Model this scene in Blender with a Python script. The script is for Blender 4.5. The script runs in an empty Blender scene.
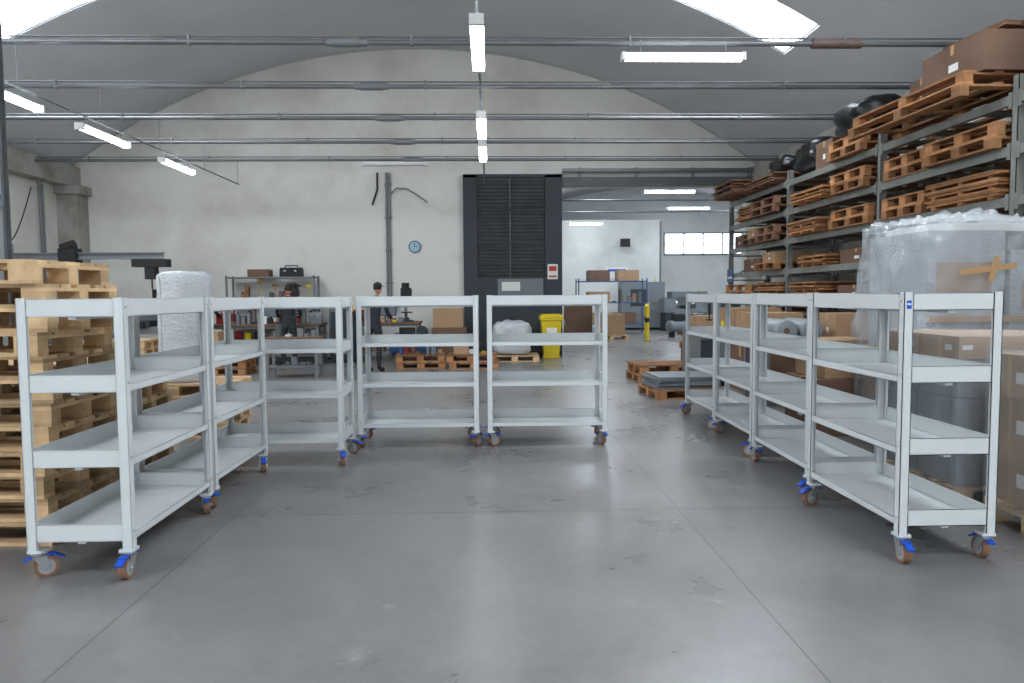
import bpy, bmesh, math, random
from mathutils import Vector, Matrix, noise
random.seed(7)
sc = bpy.context.scene
pi = math.pi

# ------------------------------------------------------------ materials
def lin(c):
    out = []
    for v in c[:3]:
        v = v / 255.0
        out.append(v / 12.92 if v <= 0.04045 else ((v + 0.055) / 1.055) ** 2.4)
    return (*out, 1.0)

def N(nt, typ, **kw):
    n = nt.nodes.new(typ)
    for k, v in kw.items():
        setattr(n, k, v)
    return n

def M(name, col, rough=0.5, metal=0.0, var=0.0, scale=4.0, bump=0.0, bscale=60.0, island=0.0,
      col2=None, stretch=(1, 1, 1), alpha=1.0, emit=0.0, spec=0.5, rvar=0.0):
    m = bpy.data.materials.new(name)
    m.use_nodes = True
    nt = m.node_tree
    p = nt.nodes["Principled BSDF"]
    p.inputs["Base Color"].default_value = lin(col)
    p.inputs["Roughness"].default_value = rough
    p.inputs["Metallic"].default_value = metal
    p.inputs["Specular IOR Level"].default_value = spec
    p.inputs["Alpha"].default_value = alpha
    if emit > 0:
        p.inputs["Emission Color"].default_value = lin(col)
        p.inputs["Emission Strength"].default_value = emit
    tc = N(nt, "ShaderNodeTexCoord")
    mp = N(nt, "ShaderNodeMapping")
    mp.inputs["Scale"].default_value = stretch
    nt.links.new(tc.outputs["Object"], mp.inputs["Vector"])
    if var > 0 or col2 is not None:
        no = N(nt, "ShaderNodeTexNoise")
        no.inputs["Scale"].default_value = scale
        no.inputs["Detail"].default_value = 6
        nt.links.new(mp.outputs["Vector"], no.inputs["Vector"])
        cr = N(nt, "ShaderNodeMix", data_type='RGBA')
        a = lin(col)
        if col2 is not None:
            b = lin(col2)
        else:
            b = tuple(min(1, x * (1 + var)) for x in a[:3]) + (1,)
            a = tuple(x * (1 - var) for x in a[:3]) + (1,)
        cr.inputs[6].default_value = a
        cr.inputs[7].default_value = b
        mr = N(nt, "ShaderNodeMapRange")
        mr.inputs[1].default_value = 0.3
        mr.inputs[2].default_value = 0.7
        nt.links.new(no.outputs["Fac"], mr.inputs[0])
        nt.links.new(mr.outputs[0], cr.inputs[0])
        last = cr.outputs[2]
        if island > 0:
            ge = N(nt, "ShaderNodeNewGeometry")
            mr2 = N(nt, "ShaderNodeMapRange")
            mr2.inputs[3].default_value = 1 - island
            mr2.inputs[4].default_value = 1 + island
            nt.links.new(ge.outputs["Random Per Island"], mr2.inputs[0])
            hs = N(nt, "ShaderNodeHueSaturation")
            nt.links.new(mr2.outputs[0], hs.inputs["Value"])
            nt.links.new(last, hs.inputs["Color"])
            last = hs.outputs["Color"]
        nt.links.new(last, p.inputs["Base Color"])
    if bump > 0:
        nb = N(nt, "ShaderNodeTexNoise")
        nb.inputs["Scale"].default_value = bscale
        nb.inputs["Detail"].default_value = 4
        nt.links.new(mp.outputs["Vector"], nb.inputs["Vector"])
        bp = N(nt, "ShaderNodeBump")
        bp.inputs["Strength"].default_value = bump
        bp.inputs["Distance"].default_value = 0.02
        nt.links.new(nb.outputs["Fac"], bp.inputs["Height"])
        nt.links.new(bp.outputs["Normal"], p.inputs["Normal"])
    return m

WHITE = M("trolley_powder_coat", (208, 212, 213), 0.32, 0.0, var=0.02, scale=3)
ZINC = M("zinc_fork", (180, 184, 188), 0.3, 0.7)
HUB = M("caster_hub", (160, 160, 160), 0.45)
TYRE = M("caster_tyre_tan", (134, 98, 76), 0.5)
BLUE = M("brake_blue", (18, 78, 190), 0.4)
WOOD = M("pallet_wood", (196, 164, 124), 0.8, var=0.2, scale=9, island=0.28, bump=0.15, bscale=40)
WOOD2 = M("rack_wood", (158, 112, 74), 0.8, var=0.25, scale=7, island=0.4, bump=0.15, bscale=40)
WOOD3 = M("dark_wood", (118, 86, 64), 0.8, var=0.2, scale=7, island=0.3, bump=0.1, bscale=40)
CARD = M("cardboard", (172, 140, 108), 0.8, var=0.08, scale=3)
CARD2 = M("cardboard_dark", (114, 88, 72), 0.8, var=0.12, scale=3)
TAPE = M("packing_tape", (190, 150, 104), 0.3)
RACK = M("rack_steel", (128, 130, 125), 0.5, 0.1, var=0.15, scale=4)
PIPE = M("galvanised_pipe", (108, 110, 114), 0.42, 0.4, var=0.15, scale=2)
RUST = M("rusty_sleeve", (106, 88, 80), 0.7, 0.3, var=0.25, scale=12)
STEEL = M("grey_steel", (118, 122, 125), 0.5, 0.2, var=0.1)
DARK = M("dark_steel", (44, 52, 58), 0.5, 0.1, var=0.12)
DARK2 = M("louver_steel", (88, 92, 94), 0.5, 0.1, var=0.15)
BLACK = M("black_plastic", (20, 21, 23), 0.32, bump=0.3, bscale=14)
BLACKM = M("black_matte", (26, 26, 28), 0.6)
RED = M("red_paint", (128, 30, 26), 0.4)
YEL = M("yellow_plastic", (222, 194, 30), 0.4)
BLUES = M("blue_steel", (52, 82, 128), 0.45)
GREYB = M("grey_plastic", (112, 120, 127), 0.5)
LAMPH = M("lamp_housing", (210, 210, 208), 0.5)
TUBE = M("lamp_diffuser", (243, 251, 255), 0.4, emit=14)
TUBEOFF = M("lamp_diffuser_off", (200, 202, 200), 0.3)
SKYP = M("skylight_glazing", (238, 247, 255), 0.5, emit=11)
WINP = M("window_glazing", (240, 247, 255), 0.4, emit=3.0)
GATEFILL = M("gate_fill_glow", (240, 247, 255), 0.4, emit=1.7)  # glow for the added gate panel, serves as frontal fill
PAPER = M("paper_white", (228, 228, 224), 0.6)
ORANGE = M("poster_red", (190, 60, 40), 0.6)
CLOCKF = M("clock_face", (160, 196, 205), 0.4)
SKIN = M("skin", (196, 145, 118), 0.55)
HAIR = M("hair_dark", (28, 22, 20), 0.7)
JACKET = M("work_jacket", (34, 36, 42), 0.85, var=0.15, scale=8)
TROUS = M("work_trousers", (40, 42, 48), 0.9, var=0.15, scale=8)
CEIL = M("ceiling_plaster", (203, 205, 208), 0.95, var=0.05, scale=0.6, bump=0.05, bscale=8)
TRIMC = M("arch_trim_paint", (176, 176, 174), 0.9)

def wall_mat(name, base, dark, stain_scale=0.35):
    m = bpy.data.materials.new(name); m.use_nodes = True
    nt = m.node_tree; p = nt.nodes["Principled BSDF"]; p.inputs["Roughness"].default_value = 0.93
    tc = N(nt, "ShaderNodeTexCoord")
    n1 = N(nt, "ShaderNodeTexNoise"); n1.inputs["Scale"].default_value = stain_scale; n1.inputs["Detail"].default_value = 8
    n1.inputs["Roughness"].default_value = 0.65
    nt.links.new(tc.outputs["Object"], n1.inputs["Vector"])
    r = N(nt, "ShaderNodeValToRGB")
    r.color_ramp.elements[0].position = 0.32; r.color_ramp.elements[0].color = lin(dark)
    r.color_ramp.elements[1].position = 0.54; r.color_ramp.elements[1].color = lin(base)
    nt.links.new(n1.outputs["Fac"], r.inputs["Fac"])
    nt.links.new(r.outputs["Color"], p.inputs["Base Color"])
    n2 = N(nt, "ShaderNodeTexNoise"); n2.inputs["Scale"].default_value = 6; n2.inputs["Detail"].default_value = 5
    nt.links.new(tc.outputs["Object"], n2.inputs["Vector"])
    b = N(nt, "ShaderNodeBump"); b.inputs["Strength"].default_value = 0.15; b.inputs["Distance"].default_value = 0.02
    nt.links.new(n2.outputs["Fac"], b.inputs["Height"]); nt.links.new(b.outputs["Normal"], p.inputs["Normal"])
    return m
WALL = wall_mat("wall_plaster", (225, 223, 217), (200, 195, 186))
WALL2 = wall_mat("wall_plaster_far", (220, 223, 222), (196, 198, 198))
PIL = wall_mat("pilaster_plaster", (164, 162, 155), (134, 129, 120), 1.5)

def floor_mat():
    m = bpy.data.materials.new("polished_concrete"); m.use_nodes = True
    nt = m.node_tree; p = nt.nodes["Principled BSDF"]; L = nt.links.new
    tc = N(nt, "ShaderNodeTexCoord")
    def noi(s, d, r=0.6, dist=0.0):
        n = N(nt, "ShaderNodeTexNoise"); n.inputs["Scale"].default_value = s; n.inputs["Detail"].default_value = d
        n.inputs["Roughness"].default_value = r; n.inputs["Distortion"].default_value = dist
        L(tc.outputs["Object"], n.inputs["Vector"]); return n
    def ramp(src, p0, c0, p1, c1):
        r = N(nt, "ShaderNodeValToRGB")
        r.color_ramp.elements[0].position = p0; r.color_ramp.elements[0].color = c0
        r.color_ramp.elements[1].position = p1; r.color_ramp.elements[1].color = c1
        L(src, r.inputs["Fac"]); return r.outputs["Color"]
    def mul(a_, b_):
        mu = N(nt, "ShaderNodeMix", data_type='RGBA', blend_type='MULTIPLY'); mu.inputs[0].default_value = 1
        L(a_, mu.inputs[6]); L(b_, mu.inputs[7]); return mu.outputs[2]
    a = noi(0.8, 9, 0.65, .2); b = noi(9, 8, 0.75, .3); c = noi(1.1, 10, 0.75, .3); d = noi(.5, 7, .6, .4); e = noi(2.2, 7, .65, .9)
    col = ramp(a.outputs["Fac"], .32, lin((110, 108, 108)), .68, lin((130, 129, 129)))
    col = mul(col, ramp(b.outputs["Fac"], .3, (.91, .91, .91, 1), .7, (1.07, 1.07, 1.07, 1)))
    col = mul(col, ramp(d.outputs["Fac"], .33, (.90, .895, .89, 1), .55, (1, 1, 1, 1)))
    col = mul(col, ramp(e.outputs["Fac"], .26, (.86, .855, .85, 1), .38, (1, 1, 1, 1)))
    def scuffmix(colr, fac, c2):
        ms = N(nt, "ShaderNodeMix", data_type='RGBA'); ms.inputs[7].default_value = lin(c2)
        L(fac, ms.inputs[0]); L(colr, ms.inputs[6]); return ms.outputs[2]
    sc1 = ramp(c.outputs["Fac"], .62, (0, 0, 0, 1), .74, (.22, .22, .22, 1))
    col = scuffmix(col, sc1, (170, 168, 166))
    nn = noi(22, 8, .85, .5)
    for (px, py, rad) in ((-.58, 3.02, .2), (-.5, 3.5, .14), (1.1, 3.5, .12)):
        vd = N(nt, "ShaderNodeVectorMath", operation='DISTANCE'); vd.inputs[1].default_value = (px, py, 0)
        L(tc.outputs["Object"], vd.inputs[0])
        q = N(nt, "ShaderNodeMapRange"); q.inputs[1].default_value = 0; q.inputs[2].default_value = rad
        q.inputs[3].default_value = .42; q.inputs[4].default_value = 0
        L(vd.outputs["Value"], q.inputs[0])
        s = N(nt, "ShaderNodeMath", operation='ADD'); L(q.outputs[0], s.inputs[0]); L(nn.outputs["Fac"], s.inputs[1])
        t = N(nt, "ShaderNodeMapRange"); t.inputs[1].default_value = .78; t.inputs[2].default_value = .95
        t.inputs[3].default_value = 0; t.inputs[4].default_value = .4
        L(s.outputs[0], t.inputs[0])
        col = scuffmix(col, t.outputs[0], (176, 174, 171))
    sx = N(nt, "ShaderNodeSeparateXYZ"); L(tc.outputs["Object"], sx.inputs[0])
    def joint(out, off, per, w):
        q = N(nt, "ShaderNodeMath", operation='SUBTRACT'); q.inputs[1].default_value = off - per / 2; L(out, q.inputs[0])
        q2 = N(nt, "ShaderNodeMath", operation='FLOORED_MODULO'); q2.inputs[1].default_value = per; L(q.outputs[0], q2.inputs[0])
        q3 = N(nt, "ShaderNodeMath", operation='SUBTRACT'); q3.inputs[1].default_value = per / 2; L(q2.outputs[0], q3.inputs[0])
        q4 = N(nt, "ShaderNodeMath", operation='ABSOLUTE'); L(q3.outputs[0], q4.inputs[0])
        q5 = N(nt, "ShaderNodeMath", operation='LESS_THAN'); q5.inputs[1].default_value = w; L(q4.outputs[0], q5.inputs[0])
        return q5
    jx = joint(sx.outputs[0], 1.3, 3.06, 0.005); jy = joint(sx.outputs[1], 5.05, 3.06, 0.008)
    mx = N(nt, "ShaderNodeMath", operation='MAXIMUM'); L(jx.outputs[0], mx.inputs[0]); L(jy.outputs[0], mx.inputs[1])
    m7 = N(nt, "ShaderNodeMath", operation='MULTIPLY'); m7.inputs[1].default_value = 0.55; L(mx.outputs[0], m7.inputs[0])
    col = scuffmix(col, m7.outputs[0], (56, 55, 54))
    L(col, p.inputs["Base Color"])
    mr = N(nt, "ShaderNodeMapRange"); mr.inputs[1].default_value = 0.3; mr.inputs[2].default_value = 0.7
    mr.inputs[3].default_value = 0.24; mr.inputs[4].default_value = 0.38
    L(a.outputs["Fac"], mr.inputs[0]); L(mr.outputs[0], p.inputs["Roughness"])
    bp = N(nt, "ShaderNodeBump"); bp.inputs["Strength"].default_value = 0.06; bp.inputs["Distance"].default_value = 0.01
    L(c.outputs["Fac"], bp.inputs["Height"]); L(bp.outputs["Normal"], p.inputs["Normal"])
    return m
FLOOR = floor_mat()

def film_mat(name, col, alpha, rough, bubble=False, scale=14, strength=.5, stretch=(1, 1, 1), var=0.0):
    m = M(name, col, rough, alpha=alpha, var=var, scale=2.5, stretch=stretch)
    nt = m.node_tree; p = nt.nodes["Principled BSDF"]
    tc = N(nt, "ShaderNodeTexCoord")
    mp = N(nt, "ShaderNodeMapping"); mp.inputs["Scale"].default_value = stretch
    nt.links.new(tc.outputs["Object"], mp.inputs["Vector"])
    if bubble:
        v = N(nt, "ShaderNodeTexVoronoi"); v.inputs["Scale"].default_value = 38
    else:
        v = N(nt, "ShaderNodeTexNoise"); v.inputs["Scale"].default_value = scale; v.inputs["Detail"].default_value = 5
        v.inputs["Distortion"].default_value = 1.5
    nt.links.new(mp.outputs["Vector"], v.inputs["Vector"])
    b = N(nt, "ShaderNodeBump"); b.inputs["Strength"].default_value = strength; b.inputs["Distance"].default_value = 0.03
    nt.links.new(v.outputs[0], b.inputs["Height"]); nt.links.new(b.outputs["Normal"], p.inputs["Normal"])
    return m
BUBBLE = film_mat("bubble_wrap", (172, 178, 184), 1.0, 0.3, True, strength=.3)
BUBBLE2 = film_mat("bubble_wrap_roll_film", (194, 198, 202), 1.0, 0.3, True, strength=.3, stretch=(1, 1, 1), var=.14)
FILM = film_mat("stretch_film", (205, 210, 214), 0.26, 0.12)
FILM2 = film_mat("loose_stretch_film", (204, 209, 214), 0.34, 0.08, scale=4, stretch=(1, 1, .45), strength=1.0)
SILVER = film_mat("silver_wrap", (140, 147, 152), 1.0, 0.3, scale=6)

# ------------------------------------------------------------ mesh builder
class MB:
    def __init__(s):
        s.v = []; s.f = []; s.m = []; s.sm = []; s.mats = []; s.T = Matrix.Identity(4)
    def mi(s, m):
        if m not in s.mats: s.mats.append(m)
        return s.mats.index(m)
    def add(s, vs, fs, m, smooth=False):
        o = len(s.v); s.v += [tuple(s.T @ Vector(v)) for v in vs]
        i = s.mi(m)
        for f in fs:
            s.f.append([o + k for k in f]); s.m.append(i); s.sm.append(smooth)
    def box(s, x0, x1, y0, y1, z0, z1, m):
        vs = [(x0, y0, z0), (x1, y0, z0), (x1, y1, z0), (x0, y1, z0), (x0, y0, z1), (x1, y0, z1), (x1, y1, z1), (x0, y1, z1)]
        s.add(vs, [(0, 3, 2, 1), (4, 5, 6, 7), (0, 1, 5, 4), (1, 2, 6, 5), (2, 3, 7, 6), (3, 0, 4, 7)], m)
    def obox(s, c, size, R, m):
        T0 = s.T; s.T = T0 @ Matrix.Translation(c) @ R.to_4x4()
        a, b, d = [q / 2 for q in size]
        s.box(-a, a, -b, b, -d, d, m); s.T = T0
    def beam(s, p0, p1, w, h, m):
        p0 = Vector(p0); p1 = Vector(p1); d = p1 - p0
        R = d.to_track_quat('Y', 'Z').to_matrix()
        s.obox((p0 + p1) / 2, (w, d.length, h), R, m)
    def cyl(s, p0, p1, r0, m, r1=None, seg=16, caps=True, smooth=True):
        if r1 is None: r1 = r0
        p0 = Vector(p0); p1 = Vector(p1); d = (p1 - p0).normalized()
        u = d.orthogonal().normalized(); w = d.cross(u)
        vs = []
        for p, r in ((p0, r0), (p1, r1)):
            for k in range(seg):
                a = 2 * pi * k / seg
                vs.append(p + (u * math.cos(a) + w * math.sin(a)) * r)
        fs = [(k, (k + 1) % seg, seg + (k + 1) % seg, seg + k) for k in range(seg)]
        s.add(vs, fs, m, smooth)
        if caps:
            s.add(vs[:seg], [tuple(range(seg))[::-1]], m); s.add(vs[seg:], [tuple(range(seg))], m)
    def path(s, pts, r, m, seg=8):
        for a, b in zip(pts[:-1], pts[1:]): s.cyl(a, b, r, m, seg=seg)
    def prism(s, poly, axis, a0, a1, m):
        def mk(p, a):
            return {'x': (a, p[0], p[1]), 'y': (p[0], a, p[1]), 'z': (p[0], p[1], a)}[axis]
        n = len(poly)
        vs = [mk(p, a0) for p in poly] + [mk(p, a1) for p in poly]
        fs = [tuple(range(n)), tuple(range(n, 2 * n))[::-1]] + [(k, n + k, n + (k + 1) % n, (k + 1) % n) for k in range(n)]
        s.add(vs, fs, m)
    def sphere(s, c, r, m, seg=16, rings=10, fn=None):
        vs = []; fs = []
        rx, ry, rz = (r, r, r) if not isinstance(r, (tuple, list)) else r
        for i in range(rings + 1):
            th = pi * i / rings
            for k in range(seg):
                a = 2 * pi * k / seg
                v = Vector((math.sin(th) * math.cos(a), math.sin(th) * math.sin(a), math.cos(th)))
                if fn: v = fn(v)
                vs.append((c[0] + v.x * rx, c[1] + v.y * ry, c[2] + v.z * rz))
        for i in range(rings):
            for k in range(seg):
                fs.append((i * seg + k, (i + 1) * seg + k, (i + 1) * seg + (k + 1) % seg, i * seg + (k + 1) % seg))
        s.add(vs, fs, m, True)
    def mesh(s, name):
        me = bpy.data.meshes.new(name)
        me.from_pydata(s.v, [], s.f)
        for m in s.mats: me.materials.append(m)
        me.polygons.foreach_set("material_index", s.m)
        me.polygons.foreach_set("use_smooth", s.sm)
        me.update()
        bm = bmesh.new(); bm.from_mesh(me)
        bmesh.ops.recalc_face_normals(bm, faces=bm.faces); bm.to_mesh(me); bm.free()
        return me
    def obj(s, name, loc=(0, 0, 0), rz=0.0, bevel=0.0):
        return place(s.mesh(name), name, loc, rz, bevel)

def place(me, name, loc=(0, 0, 0), rz=0.0, bevel=0.0):
    o = bpy.data.objects.new(name, me)
    sc.collection.objects.link(o)
    o.location = loc; o.rotation_euler = (0, 0, rz)
    if bevel > 0:
        b = o.modifiers.new("bevel", 'BEVEL'); b.width = bevel; b.segments = 2; b.limit_method = 'ANGLE'
        b.angle_limit = math.radians(50)
    return o

def Rz(a): return Matrix.Rotation(a, 3, 'Z')

# ------------------------------------------------------------ room shell
YB = 18.4; XL = -10.2; XR = 6.8; YF = -9.0; ZS = 4.6
CX = (XL + XR) / 2; HW = (XR - XL) / 2; RISE = 2.9
RR = (HW * HW + RISE * RISE) / (2 * RISE); CZ = ZS + RISE - RR
def vz(x): return CZ + math.sqrt(max(0, RR * RR - (x - CX) ** 2))

b = MB(); b.box(-11, 17, YF - .3, 37, -0.2, 0.0, FLOOR); b.obj("floor")

def vault(name, x0, x1, y0, y1, zs, rise, holes, mat):
    cx = (x0 + x1) / 2; hw = (x1 - x0) / 2
    R = (hw * hw + rise * rise) / (2 * rise); cz = zs + rise - R
    z = lambda x: cz + math.sqrt(max(0, R * R - (x - cx) ** 2))
    xs = [x0 + (x1 - x0) * i / 40 for i in range(41)]
    for h in holes: xs += [h[0], h[1]]
    xs = sorted(set(round(x, 4) for x in xs))
    ys = sorted(set([y0, y1] + [h[2] for h in holes] + [h[3] for h in holes]))
    b = MB()
    for i in range(len(xs) - 1):
        for j in range(len(ys) - 1):
            xm = (xs[i] + xs[i + 1]) / 2; ym = (ys[j] + ys[j + 1]) / 2
            if any(h[0] < xm < h[1] and h[2] < ym < h[3] for h in holes): continue
            xa, xb = xs[i], xs[i + 1]
            vs = [(xa, ys[j], z(xa)), (xb, ys[j], z(xb)), (xb, ys[j + 1], z(xb)), (xa, ys[j + 1], z(xa))]
            vs += [(p[0], p[1], p[2] + 0.15) for p in vs]
            b.add(vs, [(0, 1, 2, 3), (4, 5, 6, 7), (0, 1, 5, 4), (1, 2, 6, 5), (2, 3, 7, 6), (3, 0, 4, 7)], mat)
    b.obj(name)
    for h in holes:
        g = MB(); K = 6
        for i in range(K):
            xa = h[0] + (h[1] - h[0]) * i / K; xb = h[0] + (h[1] - h[0]) * (i + 1) / K
            g.add([(xa, h[2], z(xa) + .1), (xb, h[2], z(xb) + .1), (xb, h[3], z(xb) + .1), (xa, h[3], z(xa) + .1)], [(0, 1, 2, 3)], SKYP)
        for i in (0, 3, 6):
            xa = h[0] + (h[1] - h[0]) * i / K
            g.beam((xa, h[2], z(xa) + .06), (xa, h[3], z(xa) + .06), .04, .05, LAMPH)
        for yy in (h[2] + .02, h[3] - .02):
            for i in range(K):
                xa = h[0] + (h[1] - h[0]) * i / K; xb = h[0] + (h[1] - h[0]) * (i + 1) / K
                g.beam((xa, yy, z(xa) + .05), (xb, yy, z(xb) + .05), .04, .06, LAMPH)
        g.obj("window_skylight")
holes = []
for y0 in (11.7, 5.5, -0.7, -6.9):
    holes.append((CX + 4.25, CX + 6.9, y0, y0 + 1.4))
    holes.append((CX - 6.9, CX - 3.8, y0, y0 + 1.5))
vault("ceiling", XL, XR, YF, YB, ZS, RISE, holes, CEIL)

def arch_wall(name, y0, y1, openings, mat, x0=XL, x1=XR, zf=vz, th=None):
    xs = [x0 + (x1 - x0) * i / 40 for i in range(41)]
    for o in openings: xs += [o[0], o[1]]
    xs = sorted(set(round(x, 4) for x in xs))
    b = MB()
    for i in range(len(xs) - 1):
        xa, xb = xs[i], xs[i + 1]; xm = (xa + xb) / 2
        zb = 0
        for o in openings:
            if o[0] < xm < o[1]: zb = o[2]
        b.prism([(xa, zb), (xb, zb), (xb, zf(xb) + .1), (xa, zf(xa) + .1)], 'y', y0, y1, mat)
    return b.obj(name)
DX0, DX1, DZ = 1.80, 6.4, 4.15
arch_wall("wall_back", YB, YB + .3, [(DX0, DX1, DZ)], WALL)
arch_wall("wall_front", YF - .3, YF, [(-7, 4, 4.3)], WALL)
b = MB(); b.box(XL - .3, XL, YF - .3, YB + .3, 0, ZS + .1, WALL); b.obj("wall_left")
b = MB(); b.box(XR, XR + .3, YF - .3, YB + .3, 0, ZS + .1, WALL); b.obj("wall_right")
b = MB(); b.box(-6.98, 3.98, YF - .14, YF - .1, 0.01, 4.28, GATEFILL)  # unseen glowing gate behind the camera, added to fill the scene from the front
for i in range(10): b.box(-6.98, 3.98, YF - .1, YF - .06, .02 + i * .46, .07 + i * .46, STEEL)
for i in range(12): b.box(-6.98 + i * .99, -6.93 + i * .99, YF - .1, YF - .06, .02, 4.25, STEEL)
b.obj("gate_fill_panel")
b = MB()
xs = [XL + (XR - XL) * i / 48 for i in range(49)]
for a, c in zip(xs[:-1], xs[1:]):
    b.prism([(a, vz(a) - .04), (c, vz(c) - .04), (c, vz(c) + .02), (a, vz(a) + .02)], 'y', YB - .04, YB, TRIMC)
b.obj("trim_1")
b = MB(); b.box(XL, XL + .35, YF, YB, 4.15, 4.62, PIL); b.obj("trim_2")
b = MB(); b.box(XR - .3, XR, YF, YB, 4.2, 4.62, PIL); b.obj("trim_3")
b = MB(); b.box(XL, XL + .5, YB - .45, YB, 0, 4.15, PIL); b.box(XL, XL + .6, YB - .55, YB, 3.95, 4.15, PIL); b.obj("wall_pilaster")

# far room behind the opening
FX0, FX1, FY1 = 0.4, 14.5, 36.0
fz_c = (FX0 + FX1) / 2; fhw = (FX1 - FX0) / 2; fr = 1.9; FR = (fhw ** 2 + fr ** 2) / (2 * fr); FCZ = 4.7 + fr - FR
fvz = lambda x: FCZ + math.sqrt(max(0, FR * FR - (x - fz_c) ** 2))
vault("ceiling_far", FX0, FX1, YB + .3, FY1, 4.7, fr, [(3.4, 4.4, 24, 29), (9.5, 12, 22, 24), (9.5, 12, 28, 30)], CEIL)
arch_wall("wall_far_back", FY1, FY1 + .3, [], WALL2, FX0, FX1, fvz)
b = MB(); b.box(FX0 - .3, FX0, YB + .3, FY1 + .3, 0, 4.8, WALL2); b.obj("wall_far_left")
b = MB(); b.box(FX1, FX1 + .3, YB + .3, FY1 + .3, 0, 4.8, WALL2); b.obj("wall_far_right")
b = MB(); b.box(FX0, 7.5, 32.6, 33.0, 0, 4.75, WALL2); b.box(7.3, 7.5, 33.0, FY1, 0, 4.75, WALL2)
b.cyl((7.56, 32.7, 0), (7.56, 32.7, 4.7), .05, STEEL); b.obj("wall_far_partition")
b = MB()
for i in range(4):
    x = 8.5 + i * .95
    b.box(x + .04, x + .91, FY1 - .04, FY1 - .02, 3.45, 4.4, WINP)
    b.box(x, x + .04, FY1 - .08, FY1, 3.4, 4.45, STEEL)
b.box(8.5, 12.34, FY1 - .08, FY1, 3.38, 3.44, STEEL); b.box(8.5, 12.34, FY1 - .08, FY1, 4.4, 4.46, STEEL)
b.box(12.3, 12.34, FY1 - .08, FY1, 3.4, 4.45, STEEL)
b.box(8.5, 12.34, FY1 - .07, FY1, 3.9, 3.93, STEEL)
b.obj("window_1")
b = MB()
for y in (21.5, 25, 28.5):
    b.cyl((FX0 + .01, y, 4.65), (FX1 - .01, y, 4.65), .03, PIPE)
b.obj("tie_rod_far")

# door frame / lintel / sliding louvered door
b = MB()
b.box(DX0, XR - .0, YB - .14, YB, DZ, DZ + .22, DARK2)
b.box(DX0, XR, YB - .2, YB - .1, DZ + .34, DZ + .42, PIPE)
for x in (2.2, 3.6, 5.0, 6.4): b.box(x, x + .06, YB - .12, YB, DZ + .2, DZ + .45, STEEL)
b.box(DX0, XR, YB - .05, YB, DZ + .2, DZ + .36, TRIMC)
b.obj("door_lintel")
b = MB()
x0, x1, zt, yf = -.63, 1.79, 4.42, YB - .16
b.box(x0, x0 + .34, yf, YB - .01, 0, zt, DARK)
b.box(x1 - .42, x1, yf, YB - .01, 0, zt, DARK)
b.box(x0 + .34, x1 - .42, yf + .02, YB - .01, 0, 1.95, DARK)
b.box(x0, x1, yf, YB - .01, zt - .06, zt + .02, DARK)
b.box(x0 + .34, x1 - .42, YB - .04, YB - .01, 1.95, zt, DARK)
n = 27
for i in range(n):
    z = 2.0 + (zt - 2.1) * i / (n - 1)
    b.obox(((x0 + x1) / 2 - .04, yf + .06, z), (x1 - x0 - .78, .075, .02), Matrix.Rotation(-.95, 3, 'X'), DARK2)
for z in (2.75, 3.55):
    b.box(x0 + .34, x1 - .42, yf, yf + .05, z, z + .04, DARK)
b.box(.5, .53, yf, yf + .05, 1.95, zt, DARK2)
b.box(.2, 1.32, yf - .01, yf + .02, 1.42, 1.9, GREYB)
b.box(.3, .75, yf - .014, yf, 1.6, 1.82, PAPER)
b.box(.82, 1.2, yf - .014, yf, 1.55, 1.84, STEEL)
b.obj("door_2")
b = MB()
b.box(1.43, 1.68, yf - .012, yf, 1.88, 2.25, PAPER); b.box(1.46, 1.65, yf - .014, yf - .01, 2.08, 2.2, ORANGE)
b.box(1.46, 1.65, yf - .014, yf - .01, 1.93, 1.97, ORANGE)
b.obj("safety_sign")

# ------------------------------------------------------------ ceiling services
ZR = 4.49
for y in (9.0, 10.85, 12.75, 14.7, 16.6):
    b = MB()
    b.cyl((XL + .36, y, ZR), (XR - .31, y, ZR), .032, PIPE)
    b.cyl((XL + .36, y + .02, ZR + .07), (XR - .31, y + .02, ZR + .07), .011, PIPE, seg=8)
    b.cyl((-1.82, y, ZR), (-1.5, y, ZR), .055, STEEL, seg=12)
    b.cyl((-1.9, y, ZR), (-1.82, y, ZR), .045, STEEL, seg=6, smooth=False)
    b.cyl((-1.5, y, ZR), (-1.42, y, ZR), .045, STEEL, seg=6, smooth=False)
    if y < 10: b.cyl((3.9, y, ZR), (4.5, y, ZR), .055, RUST, seg=12)
    x = -8.7
    while x < 6.2:
        b.box(x - .01, x + .01, y - .03, y + .035, ZR - .035, ZR + .085, STEEL); x += 2.6
    b.obj("tie_rod")

def lamp(x0, y0, z, along, L=1.32, zc=3.95, on=True, name="fluorescent_lamp"):
    b = MB(); h = L / 2
    b.prism([(-.035, .035), (.035, .035), (.035, .0), (-.035, .0)], 'y', -h, h, LAMPH)
    b.prism([(-.06, -.0), (.06, -.0), (.048, -.04), (.025, -.05), (-.025, -.05), (-.048, -.04)], 'y', -h + .03, h - .03, TUBE if on else TUBEOFF)
    b.box(-.062, .062, -h - .01, -h + .03, -.052, .037, LAMPH); b.box(-.062, .062, h - .03, h + .01, -.052, .037, LAMPH)
    for yy in (-h * .7, h * .7):
        b.cyl((0, yy, .03), (0, yy, zc - z), .006, STEEL, seg=6)
    b.obj(name, (x0, y0, z), 0 if along == 'y' else pi / 2)
for yy in (6.95, 10.2, 12.0, 3.5, 0): lamp(-.09, yy, 3.79, 'y')
for yy in (8.75, 10.95, 13.45, 5.3, 2): lamp(-5.5, yy, 3.82, 'y')
lamp(2.27, 8.72, 4.25, 'x', 1.42, zc=4.46)
lamp(-2.05, 16.45, 4.38, 'x', 1.4, zc=4.46, on=False)
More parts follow.
